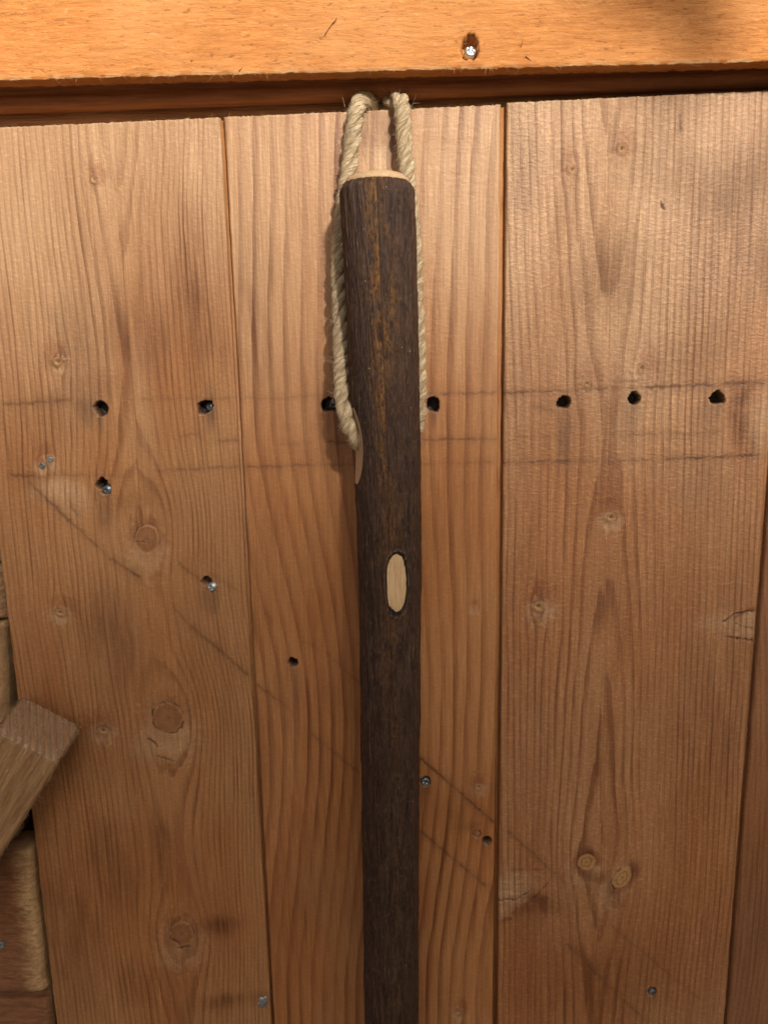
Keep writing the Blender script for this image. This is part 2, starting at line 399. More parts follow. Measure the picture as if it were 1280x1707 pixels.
# ------------------------------------------------------------------ plank builder
TOP = lambda x: .1163 + .0238 * x
MM = .001
def plank(name, x0, x1, zb, ztop, mat, ringf, knots=(), holes=(), stains=(), marks=(), cracks=(), fans=(), thick=.0095, y0=0., step=.00052, seed=0, parent=None, round_=.0011, tongue=True, lit_top=None):
    nx = int((x1 - x0) / step) + 1; nz = int((.12 - zb) / step) + 1
    xs = np.linspace(x0, x1, nx); ts = np.linspace(0, 1, nz)
    X, T = np.meshgrid(xs, ts)
    tz = np.array([ztop(x) for x in xs]) + (fbm(xs * 700, 3.3 + seed, seed, 3) - .5) * .0007 + (vn(xs * 2500, seed, 4) - .5) * .0003
    Z = zb + (tz[None, :] - zb) * T
    Y = np.zeros_like(X)
    # ring coordinate with the fibres flowing round the knots
    xw = X + (fbm(X * 6, Z * 4, seed + 1, 3) - .5) * .005 + (fbm(X * 60, Z * 12, seed + 2, 2) - .5) * .0011
    zw = Z.copy()
    K = np.zeros_like(X); KR = np.zeros_like(X); KB = np.zeros_like(X); KW = np.zeros_like(X); KY = np.zeros_like(X); BL = np.zeros_like(X)
    H = np.zeros_like(X)
    wobk = (fbm(X * 500, Z * 500, seed + 5, 3) - .5)
    for kk in knots:
        kx, kz = XZ(kk[0], kk[1]); s = .312 * MM
        a = kk[2] * s; b = kk[3] * s; typ = kk[4] if len(kk) > 4 else 'a'; rot = math.radians(kk[5]) if len(kk) > 5 else 0
        dx0 = X - kx; dz0 = Z - kz
        dx = dx0 * math.cos(rot) + dz0 * math.sin(rot); dz = -dx0 * math.sin(rot) + dz0 * math.cos(rot)
        rad = np.sqrt((dx / a) ** 2 + (dz / b) ** 2) * (1 + .22 * wobk)
        aa = max(a, b * .7) * 1.15
        xw = xw - dx0 * (aa ** 2) / (dx0 ** 2 + (dz0 / 2.3) ** 2 + .25 * aa ** 2) * .85
        m = ss(1.14, .84, rad)
        if typ in 'ay':
            K = np.maximum(K, m); KR = np.where(rad < 1.3, rad * (1.1 if typ == 'a' else 1.5) + .3, KR)
            KY = np.maximum(KY, ss(1.08, .98, rad) * (ss(.84, .97, rad) * .7 if typ == 'a' else .9))
            KW = np.maximum(KW, ss(2.1, 1.05, rad) * (.9 if typ == 'y' else .4) * ss(.15, .6, vn(X * 120, Z * 120, seed + 9)))
            BL = np.maximum(BL, ss(2.3, 1.0, np.sqrt((dx / a) ** 2 + ((dz + b * .8) / (b * 1.2)) ** 2) * (1 + 1.3 * wobk)) * .36 * (rad > .98))
            H += .00025 * m - .0003 * np.exp(-((rad - 1.05) / .07) ** 2)
            KB = np.maximum(KB, np.exp(-((rad - 1.03) / .06) ** 2) * ss(.35, .75, vn(X * 250, Z * 250, seed + 11)) * .85)
            ak = np.arctan2(dz, dx); KB = np.maximum(KB, ss(.93, .99, vn(ak * 2.2 + 9, rad * .6 + kk[0], seed + 15)) * ss(.9, .6, rad) * .6)
            KB = np.maximum(KB, np.exp(-(rad / .16) ** 2) * .35)
        elif typ == 's':       # small hard pin knot in a pale torn patch
            K = np.maximum(K, m); KY = np.maximum(KY, m * .75); KB = np.maximum(KB, np.exp(-(rad / .34) ** 2) * .75); KB = np.maximum(KB, np.exp(-((rad - 1.0) / .16) ** 2) * .6 * ss(.3, .7, vn(X * 300, Z * 300, seed + 13)))
            KR = np.where(rad < 1.3, rad * 1.5, KR)
            e = ss(2.7, .9, np.sqrt(((dx + a * .35 * math.sin(kk[0])) / a) ** 2 + ((dz + b * .9) / (b * 1.1)) ** 2) * (1 + 1.4 * wobk))
            BL = np.maximum(BL, e * .62)
            KW = np.maximum(KW, ss(3., 1., np.sqrt(((dx + a * math.cos(kk[1])) / a) ** 2 + ((dz - b * 1.2) / (b * 1.5)) ** 2) * (1 + 1.2 * wobk)) * .45)
            H += .0004 * ss(1.7, .5, rad) - .0007 * ss(.6, .2, rad) + e * .0003 * (vn(X * 1400, Z * 700, seed + 3) - .3)
    ring = ringf(xw, zw, X, Z)
    for (px, py, la, lb, rot, sg) in fans:        # slanting branch wood that runs out at the board's edge
        kx, kz = XZ(px, py); s = .312 * MM; ro = math.radians(rot)
        dx = ((X - kx) * math.cos(ro) + (Z - kz) * math.sin(ro)) * sg; dz = -(X - kx) * math.sin(ro) + (Z - kz) * math.cos(ro)
        t = dx / (la * s); wd = lb * s * np.clip(1 - t, 0, 1) ** .6
        m = ss(1.35, .55, np.abs(dz + .001 * (vn(X * 90, Z * 90, 7) - .5)) / (wd + 1e-5) * (1 + .6 * wobk)) * ss(-.5, -.2, t) * ss(1.05, .85, t)
        BL = np.maximum(BL, m * (.25 + .5 * fbm(X * 60, Z * 500, seed + 73)) * ss(1.0, .2, t)); near = ss(2.6, .9, np.abs(dz) / (wd + .002)) * ss(1.6, .9, t) * ss(-.5, -.2, t)
        KR = KR; fan_add = near * 2.2 * (dz / (lb * s))
        xw = xw * (1 - near * .0) + near * (np.abs(dz) * .55 - .3 * np.clip(t, 0, 1) * lb * s)
        KW = np.maximum(KW, np.exp(-((np.abs(dz) / (wd + 1e-5) - 1.12) / .12) ** 2) * ss(-.4, 0, t) * ss(1.1, .8, t) * ss(.35, .7, vn(X * 200, Z * 200, seed + 71)) * .9)
        H += .0005 * m * (fbm(X * 200, Z * 700, seed + 72) - .4)
    # stains: (px,py,sx,sy,amount,channel) channel 0 dark wash, 1 iron grey, 2 paler tone
    S = np.zeros(X.shape + (4,)); 
    for (px, py, sx, sy, am, ch) in stains:
        kx, kz = XZ(px, py); s = .312 * MM
        q = ((X - kx + (fbm(X * 90, Z * 40, seed + 21) - .5) * .01) / (sx * s)) ** 2 + ((Z - kz + (fbm(X * 50, Z * 50, seed + 22) - .5) * .016) / (sy * s)) ** 2
        S[..., ch] = np.maximum(S[..., ch], am * np.exp(-q ** 1.3))
    S[..., 2] = np.maximum(S[..., 2], BL)
    S[..., 2] = np.maximum(S[..., 2], ss(.0016, .0003, (tz[None, :] - Z)) * .85)
    if lit_top is not None: S[..., 2] = np.maximum(S[..., 2], lit_top(X, Z))
    # old batten marks
    wx = X + (vn(X * 900, Z * 900, seed + 31) - .5) * .0011; wz = Z + (vn(X * 700, Z * 700, seed + 32) - .5) * .0013
    mk = np.zeros_like(X)
    for (ax, ay, bx, by, am, wd) in marks:
        a = np.array(XZ(ax, ay)); b = np.array(XZ(bx, by)); d = b - a; L2 = d @ d
        t = np.clip(((wx - a[0]) * d[0] + (wz - a[1]) * d[1]) / L2, 0, 1)
        dd = np.hypot(wx - a[0] - t * d[0], wz - a[1] - t * d[1]) / 1.5; am = min(1., am * .95)
        side = (wx - a[0]) * d[1] - (wz - a[1]) * d[0]
        br = .62 + .38 * ss(.25, .6, vn(X * 220, Z * 220, seed + 33))
        mk = np.maximum(mk, am * 1. * np.exp(-(dd / (wd * MM)) ** 2) * br)
        mk = np.maximum(mk, am * .30 * np.exp(-(dd / (wd * 3.2 * MM)) ** 2) * (.6 + .4 * br))
    S[..., 3] = mk
    for (ax, ay, bx, by, wd, dep) in cracks:
        a = np.array(XZ(ax, ay)); b = np.array(XZ(bx, by)); d = b - a; L2 = d @ d
        t = np.clip(((wx - a[0]) * d[0] + (wz - a[1]) * d[1]) / L2, 0, 1)
        dd = np.hypot(wx - a[0] - t * d[0], wz - a[1] - t * d[1])
        m = ss(wd * MM, wd * .35 * MM, dd)
        H -= dep * MM * m; KB = np.maximum(KB, m * .9)
    # blind screw holes; the shade inside is painted near-black, besides iron stain
    for hh in holes:
        kx, kz = XZ(hh[0], hh[1]); s = .312 * MM; dep = hh[4] if len(hh) > 4 else .0088
        dx = (X - kx) / (hh[2] * s); dz = (Z - kz) / (hh[3] * s); an = np.arctan2(dz, dx)
        rad = np.hypot(dx, dz) * (1.16 + .44 * (vn(np.cos(an) * 1.7 + 7 * hh[0], np.sin(an) * 1.7 + hh[1], seed + 41) - .5) + .22 * (vn(np.cos(an) * 5 + hh[0], np.sin(an) * 5 + hh[1], seed + 42) - .5))
        H -= dep * ss(1.14, .94, rad); KB = np.maximum(KB, (.97 if dep > .0085 else .6) * ss(1.10, .99, rad))
        H += .00035 * np.exp(-((rad - 1.15) / .14) ** 2) * (vn(an * 3 + 9, 0 * an + hh[0], 4) - .1)
        S[..., 1] = np.maximum(S[..., 1], ss(1.5, .95, rad) * (.45 if dep > .0085 else .25))
        S[..., 1] = np.maximum(S[..., 1], .98 * ss(1.16, 1.02, rad) if dep > .0085 else 0)
        S[..., 1] *= 1 - .75 * np.exp(-((rad - 1.06) / .10) ** 2) * ss(-.5, -.9, dz)      # torn pale lip below
        S[..., 2] = np.maximum(S[..., 2], .9 * np.exp(-((rad - 1.08) / .12) ** 2) * ss(-.5, -.9, dz))
        tail = np.exp(-(dx / 1.1) ** 2) * ss(.3, -.8, dz) * ss(-hh[5] if len(hh) > 5 else -4.0, -1.0, dz)
        S[..., 1] = np.maximum(S[..., 1], tail * .42 * ss(.25, .7, vn(X * 700, Z * 40, seed + 44)))
    # gentle cupping and worn edges
    H += (fbm(X * 14, Z * 6, seed + 51, 2) - .5) * .0008 + (fbm(X * 900, Z * 90, seed + 52, 2) - .5) * .00012
    ed = np.minimum(X - x0, x1 - X) + (vn(Z * 120, X * 0, seed + 61) - .5) * .0006
    e = np.clip(1 - ed / round_, 0, 1)
    Y = y0 - H + round_ * .7 * (1 - np.sqrt(np.clip(1 - e * e, 0, 1)))
    V = np.stack([X, Y, Z], -1).reshape(-1, 3)
    fr = grid_faces(nz, nx)
    # sides, as strips going back to the rear face
    idx = np.arange(nz * nx).reshape(nz, nx)
    loop = np.concatenate([idx[0, :], idx[1:, -1], idx[-1, -2::-1], idx[-2:0:-1, 0]])
    n0 = len(V); back = V[loop].copy(); back[:, 1] = y0 + thick
    nl = len(loop); k = np.arange(nl); kn_ = (k + 1) % nl
    sd = np.stack([loop[k], n0 + k, n0 + kn_, loop[kn_]], -1)
    cb = np.array([(x0, y0 + thick, zb), (x1, y0 + thick, zb), (x1, y0 + thick, tz[-1]), (x0, y0 + thick, tz[0])])
    V2 = [V, back, cb]; n1 = n0 + nl
    faces = [fr, sd, np.array([(n1, n1 + 3, n1 + 2, n1 + 1)])]
    tot = n1 + 4
    if tongue:
        tx = x1 + .0034; tt = tz[-1] - .0006
        bx = np.array([(xx, yy, zz) for zz in (zb + .001, tt) for yy in (y0 + .0030, y0 + .0068) for xx in (x1 - .001, tx)])
        V2.append(bx); b = tot
        faces.append(np.array([(0, 1, 5, 4), (1, 3, 7, 5), (3, 2, 6, 7), (4, 5, 7, 6), (0, 2, 3, 1)]) + b); tot += 8
    def pad(a, fill=0.):
        a = a.reshape(n0, -1); out = np.full((tot, a.shape[1]), fill, np.float32); out[:n0] = a
        out[n0:n0 + nl] = a[loop]; return out.squeeze()
    at = {'ring': pad(ring), 'stain': pad(S), 'knot': pad(np.stack([K, KR, KB, KW], -1)), 'kyel': pad(KY)}
    ob = mesh_np(name, np.concatenate(V2), faces, mat, parent, at)
    return ob, xs, tz

def spline(pts):
    a = np.array(sorted(pts)); return lambda q: np.interp(q, a[:, 0], a[:, 1])
def zof(py, px=640): return XZ(px, py)[1]
def smooth_curve(ptspx, xpx=640):
    """(py, value) control points -> smooth function of z"""
    z = np.array([zof(p[0], xpx) for p in ptspx]); v = np.array([p[1] for p in ptspx]); o = np.argsort(z); z, v = z[o], v[o]
    zz = np.linspace(z[0], z[-1], 900); vv = np.interp(zz, z, v)
    k = np.hanning(61); k /= k.sum(); vv = np.convolve(np.pad(vv, 30, 'edge'), k, 'valid')
    return lambda q: np.interp(q, zz, vv)

door = empty('plank_door', 'varnished pine door of vertical boards, full of old screw holes', 'door', (0, 0, -.43))
def place(o):      # children are modelled in world space: hand them over to their parent in place
    o.matrix_parent_inverse = Matrix.Translation(o.parent.location).inverted()
ZB = -.43
# left board -----------------------------------------------------------
cx1 = smooth_curve([(100, XZ(190, 200)[0]), (350, XZ(190, 350)[0]), (790, XZ(226, 790)[0]), (1000, XZ(243, 1000)[0]), (1200, XZ(278, 1200)[0]), (1560, XZ(303, 1560)[0]), (1750, XZ(312, 1700)[0])])
d1 = smooth_curve([(100, 7), (250, 9), (345, 12.5), (480, 14), (640, 14.5), (740, 12.5), (800, 8.5), (860, 6), (905, 7.5), (960, 9.5), (1000, 7), (1080, 7.5), (1140, 4), (1220, 4), (1300, 7.5), (1390, 10), (1480, 9), (1560, 5), (1620, 8), (1750, 12)])
def ring1(xw, zw, X, Z):
    dx = xw - cx1(Z); dd = (14 + .62 * d1(Z)) * MM
    r = np.sqrt(dx * dx + dd * dd)
    sp = np.where(dx < 0, .00262, .00205)
    return r / sp + 40 + np.where(dx < 0, 0, 3 * 0)
knots1 = [(245, 897, 20, 23, 'a'), (280, 1197, 27, 29, 'a'), (303, 1557, 22, 25, 'a'), (97, 603, 9, 8, 's'), (107, 596, 5, 5, 's'), (70, 775, 7, 6, 's'), (83, 767, 6, 6, 's'), (100, 1021, 10, 7, 's'), (172, 1218, 12, 9, 's'), (157, 299, 6, 6, 's')]
holes1 = [(168, 681, 12, 14), (341, 678, 13, 12, .0088, 7), (170, 808, 10, 12), (345, 970, 10, 9, .007), (176, 815, 10, 10, .006)]
stains1 = [(320, 470, 26, 110, .62, 0), (240, 560, 90, 60, .45, 0), (130, 560, 50, 60, .35, 0), (150, 640, 60, 40, .35, 0), (330, 560, 40, 70, .4, 0), (180, 1060, 55, 80, .55, 0), (95, 1240, 70, 90, .30, 0), (110, 1560, 70, 160, .50, 0), (190, 1450, 60, 100, .45, 0), (265, 1420, 16, 60, .6, 0), (365, 1545, 34, 22, .75, 0), (375, 1675, 46, 22, .75, 0), (220, 1640, 60, 60, .35, 0), (215, 830, 55, 25, .3, 0), (100, 690, 60, 50, .3, 0),
            (350, 690, 11, 40, .6, 1), (150, 690, 14, 22, .45, 1), (172, 850, 14, 34, .45, 1), (352, 1000, 13, 28, .35, 1), (440, 1670, 24, 24, .35, 1),
            (60, 260, 160, 90, .35, 2), (250, 250, 120, 70, .30, 2), (100, 830, 45, 22, .55, 2), (230, 640, 30, 120, .25, 2), (270, 1250, 50, 25, .4, 2), (300, 1600, 45, 18, .35, 2)]
marks1 = [(5, 673, 55, 673, .9, .55), (55, 670, 118, 667, .7, .6), (235, 665, 392, 664, .38, .5), (18, 792, 75, 795, .8, .6), (75, 792, 200, 793, .35, .6), (265, 785, 396, 778, .55, .5), (3, 680, 18, 790, .4, .6), (300, 727, 330, 724, .35, .6), (360, 735, 395, 733, .5, .5),
          (48, 803, 115, 868, .75, .7), (115, 868, 185, 932, .55, .5), (185, 932, 232, 962, .95, .7), (290, 1012, 330, 1060, .4, .7), (320, 1045, 412, 1124, .7, .75), (298, 940, 332, 966, .55, .5), (350, 955, 395, 985, .25, .8), (115, 835, 128, 860, .5, .7)]
cr1 = [(286, 1567, 296, 1572, 1.1, .8), (297, 1582, 318, 1578, .6, .6), (248, 1232, 262, 1245, .8, .6), (262, 1262, 290, 1268, .5, .4), (222, 903, 247, 903, .35, .4)]
lit_top1 = lambda X, Z: .58 * ss(-.06, .12, Z + (fbm(X * 25, Z * 9, 77) - .5) * .16)  # paler towards the top: sunlit tone put into the colour, besides some fading
p1, xs1, tz1 = plank('plank', -.2032, -.0741, ZB, TOP, M_left, ring1, knots1, holes1, stains1, marks1, cr1, seed=11, parent=door, lit_top=lit_top1)
# middle board ---------------------------------------------------------
cxm = smooth_curve([(100, .088), (600, .080), (1000, .078), (1300, .074), (1480, .066), (1600, .060), (1750, .058)])
def ring2(xw, zw, X, Z):
    dx = xw - cxm(Z); t = (X + .072) / .132
    lo = ss(-.02, -.2, Z)
    xx = xw + (fbm(X * 22, Z * 5, 91, 3) - .5) * .009 * (1 - .55 * lo)
    dx = xx - cxm(Z)
    r = np.sqrt(dx * dx + .010 ** 2)
    return r / (.0080 - .0012 * lo) + 20
knots2 = [(797, 1312, 6, 6, 's'), (764, 1687, 6, 7, 's'), (789, 1014, 4, 4, 's')]
holes2 = [(548, 674, 14, 12), (722, 674, 11, 13), (489, 1105, 8, 10, .0086, 5), (812, 1402, 9, 9), (795, 1391, 8, 8, .0022), (709, 1303, 10, 11, .006)]
stains2 = [(420, 540, 22, 120, .35, 0), (560, 420, 14, 120, .3, 0), (770, 1350, 60, 60, .3, 0), (500, 1150, 90, 60, .2, 0), (440, 1300, 30, 200, .2, 0), (520, 1500, 80, 160, .3, 0), (560, 690, 30, 60, .25, 0),
           (490, 1150, 9, 40, .30, 1), (709, 1325, 10, 24, .45, 1), (785, 1385, 18, 10, .35, 1),
           (480, 240, 110, 90, .35, 2), (610, 250, 40, 60, .55, 2), (770, 260, 70, 100, .35, 2), (632, 255, 34, 46, .85, 2), (608, 222, 9, 26, .75, 0), (654, 222, 10, 34, .75, 0), (632, 222, 30, 14, .45, 0), (640, 200, 16, 10, .4, 0)]
marks2 = [(398, 664, 470, 664, .4, .6), (480, 663, 548, 656, .25, .8), (705, 657, 825, 655, .55, .5), (705, 733, 826, 732, .65, .5), (545, 737, 600, 737, .65, .45), (470, 740, 500, 742, .3, .6), (408, 779, 500, 776, .7, .5), (500, 776, 595, 774, .5, .5), (703, 774, 822, 770, .35, .6),
          (428, 1142, 480, 1180, .55, .6), (520, 1225, 600, 1290, .45, .6), (700, 1386, 810, 1478, .75, .55), (435, 1015, 452, 1032, .3, .7), (545, 1090, 600, 1140, .4, .7), (698, 1262, 821, 1370, .95, .5), (505, 1070, 530, 1080, .25, .8)]
lit_top2 = lambda X, Z: .58 * ss(-.08, .12, Z + (fbm(X * 25, Z * 9, 78) - .5) * .14)
p2, xs2, tz2 = plank('plank', -.0722, .0592, ZB, TOP, M_mid, ring2, knots2, holes2, stains2, marks2, (), seed=23, parent=door, lit_top=lit_top2)
# right board ----------------------------------------------------------
cx3 = smooth_curve([(100, XZ(1010, 200)[0]), (680, XZ(1012, 680)[0]), (1100, XZ(1008, 1100)[0]), (1500, XZ(1000, 1500)[0]), (1750, XZ(990, 1700)[0])])
d3 = smooth_curve([(100, 6), (300, 9), (420, 11.5), (600, 15), (700, 17), (840, 16), (950, 13.5), (1080, 10.5), (1180, 8), (1300, 7), (1390, 4.6), (1480, 6), (1560, 8.5), (1620, 11), (1750, 13)])
def ring3(xw, zw, X, Z):
    dx = xw - cx3(Z); dd = (11 + .75 * d3(Z)) * MM
    r = np.sqrt(dx * dx + dd * dd)
    return r / np.where(dx < 0, .00345, .0030) + 70
knots3 = [(1036, 247, 8, 8, 's'), (953, 282, 8, 8, 's'), (1069, 613, 9, 8, 's'), (978, 639, 8, 7, 's'), (969, 629, 4, 3, 's'), (1018, 862, 10, 9, 's'), (897, 1010, 12, 10, 's'), (977, 1437, 17, 17, 'y'), (1036, 1463, 15, 25, 'y', -33), ]
fans3 = [(832, 1492, 105, 46, 24, 1), (1256, 1040, 62, 26, 12, -1)]
holes3 = [(940, 670, 12, 11, .0088, 14), (1057, 664, 11, 11), (1195, 663, 13, 11, .0088, 6), (1086, 1653, 9, 11, .0075, 3)]
stains3 = [(870, 280, 22, 80, .5, 0), (1240, 380, 60, 140, .42, 0), (1180, 420, 40, 90, .3, 0), (1235, 660, 12, 26, .8, 0), (1230, 700, 14, 40, .75, 0), (1248, 735, 12, 26, .6, 0), (905, 1505, 34, 18, .8, 0), (880, 1520, 30, 14, .6, 0), (990, 1465, 22, 10, .55, 0), (1020, 1480, 10, 26, .7, 0), (1030, 1500, 10, 14, .7, 0), (1060, 1455, 10, 14, .6, 0), (930, 1180, 80, 160, .16, 0), (1180, 1250, 60, 160, .3, 0), (1000, 1640, 140, 80, .3, 0), (1000, 1010, 60, 60, .2, 0),
           (938, 730, 20, 70, .42, 1), (1050, 700, 26, 40, .28, 1), (1180, 690, 24, 40, .28, 1), (1170, 800, 60, 60, .18, 1), (900, 685, 20, 8, .25, 1),
           (1010, 230, 150, 110, .35, 2), (1265, 700, 26, 60, .55, 2), (1105, 342, 22, 7, .7, 2), (860, 1470, 40, 30, .45, 2), (1215, 1050, 60, 22, .35, 2), (1020, 640, 60, 36, .25, 2)]
marks3 = [(838, 656, 920, 652, .8, .5), (920, 652, 1010, 648, .6, .5), (1025, 635, 1070, 634, .45, .5), (1020, 646, 1080, 646, .5, .6), (1080, 646, 1272, 637, .85, .75), (838, 771, 960, 769, .65, .55), (960, 769, 1110, 767, .45, .7), (1110, 765, 1264, 759, .95, .5), (1030, 725, 1110, 723, .5, .5), (1110, 724, 1200, 721, .35, .6), (860, 730, 930, 728, .2, .8),
          (845, 1385, 940, 1470, .55, .5), (945, 1573, 1010, 1640, .55, .8), (1010, 1640, 1075, 1700, .45, .7), (960, 1580, 1060, 1690, .3, .6), (1020, 1545, 1165, 1665, .4, .5), (1132, 190, 1134, 218, .8, .35)]
cr3 = [(1203, 1038, 1222, 1024, .45, .9), (1222, 1024, 1258, 1018, .5, 1.2), (1215, 1062, 1256, 1068, .45, .7), (1225, 1040, 1250, 1048, .3, .4), (830, 1502, 858, 1500, .8, 1.5), (858, 1500, 886, 1484, .4, .8), (846, 1535, 852, 1532, .6, .8), (1101, 338, 1106, 348, .6, .7)]
lit_top3 = lambda X, Z: .58 * ss(-.10, .12, Z + (fbm(X * 25, Z * 9, 79) - .5) * .14)
p3, xs3, tz3 = plank('plank', .0621, .1990, ZB, lambda x: TOP(x) + .0006, M_right, ring3, knots3, holes3, stains3, marks3, cr3, fans3, seed=37, parent=door, lit_top=lit_top3, y0=-.0004)
# far right board ------------------------------------------------------
ring4 = lambda xw, zw, X, Z: (xw - .12 + .03 * np.sin(Z * 5)) / .0031 + 10
p4, xs4, tz4 = plank('plank', .2014, .330, ZB, TOP, M_far, ring4, (), (), [(1270, 1500, 60, 200, .25, 0)], (), (), seed=51, parent=door, step=.0011)
p5, _, _ = plank('plank', .3324, .470, ZB, TOP, M_left, lambda xw, zw, X, Z: (xw - .40) / .0029 + 60, (), (), (), (), (), seed=61, parent=door, step=.002, tongue=False)
for p in (p1, p2, p3, p4, p5): place(p)
# frayed fibres along the sawn tops
for xs, tz, pl in ((xs1, tz1, p1), (xs2, tz2, p2), (xs3, tz3, p3)):
    n = 170; i = rng.integers(0, len(xs), n)
    pts = np.stack([xs[i], rng.uniform(-.0004, .0006, n), tz[i] - .0003], 1)
    dr = np.stack([rng.normal(0, .9, n), rng.normal(-.6, .4, n), rng.normal(.6, .5, n)], 1)
    fo = fibres('frayed_fibre', pts, dr, rng.uniform(.0005, .0018, n), M_splint, pl, .00006, .5, 2)

# ------------------------------------------------------------------ screws
def screw_mesh(name, mat, r=.0021):
    nr, na = 9, 40; V = []
    for i in range(nr):
        t = i / (nr - 1); rr = r * min(1, t * 1.1) if t < .92 else r
        for j in range(na):
            a = 2 * math.pi * j / na; x, z = rr * math.cos(a), rr * math.sin(a)
            y = -.0007 * math.sqrt(max(0, 1 - (rr / r) ** 2 * .92))
            inx = (abs(x) < r * .17 and abs(z) < r * .62) or (abs(z) < r * .17 and abs(x) < r * .62)
            if inx: y += .0008
            if t >= .92: y = -.0002 + (t - .92) / .08 * .0035
            V.append((x, y, z))
    me = mesh_np(name, V, grid_faces(nr, na, 0, True), mat, smooth=False)
    return me
sm_b = screw_mesh('screw', M_zinc); sm_d = screw_mesh('screw', M_dull)
def put_screw(proto, px, py, Y, parent, rx=0, rz=0, ry=0, sc=1., first=False):
    o = proto if first else proto.copy()
    if not first: C.objects.link(o)
    q = P(px, py, Y); o.parent = parent
    o.location = q; o.rotation_euler = (math.radians(rx), math.radians(ry), math.radians(rz)); o.scale = (sc, sc, sc)
    return o
put_screw(sm_b, 352, 979, -.0006, p1, 12, -20, 25, 1.2, True)
put_screw(sm_d, 70, 776, -.0004, p1, 10, -10, 30, .72)  # screw head added in place of a pin knot
put_screw(sm_d, 84, 766, -.0004, p1, 5, 15, 60, .66)  # likewise stands in for the second pin knot
put_screw(sm_d, 178, 817, .0010, p1, 15, -25, 10, 1.15, True)
put_screw(sm_d, 349, 678, .0055, p1, 10, -30, 40, 1.05)
put_screw(sm_d, 709, 1304, .0006, p2, 5, 10, 20, 1.2)
put_screw(sm_d, 1088, 1656, .0012, p3, 10, 15, 55, 1.2)
put_screw(sm_d, 166, 688, .0100, p1, 10, 10, 30, .8)
# round filler plug and a lead-grey smear on the boards
def disc(name, px, py, r, Y, mat, parent, dome=.0003, irr=.0, seed=0):
    na = 28; V = []; q = P(px, py, Y)
    for i in range(5):
        for j in range(na):
            a = 2 * math.pi * j / na; rr = r * i / 4 * (1 + irr * (float(vn(math.cos(a) * 2 + 5, math.sin(a) * 2 + seed, seed)) - .5))
            V.append((q[0] + rr * math.cos(a), Y - dome * (1 - (i / 4) ** 2) + (.0006 if i == 4 else 0) + irr * .0005 * float(vn(i * 2.1, j * .8, seed)), q[2] + rr * math.sin(a)))
    o = mesh_np(name, V, grid_faces(5, na, 0, True), mat, parent)
    return o
disc('filler_plug', 795, 1391, .0022, .0006, M_plug, p2)
disc('metal_smear', 439, 1671, .0044, -.0002, M_silver, p1, .0006, .75, 5)

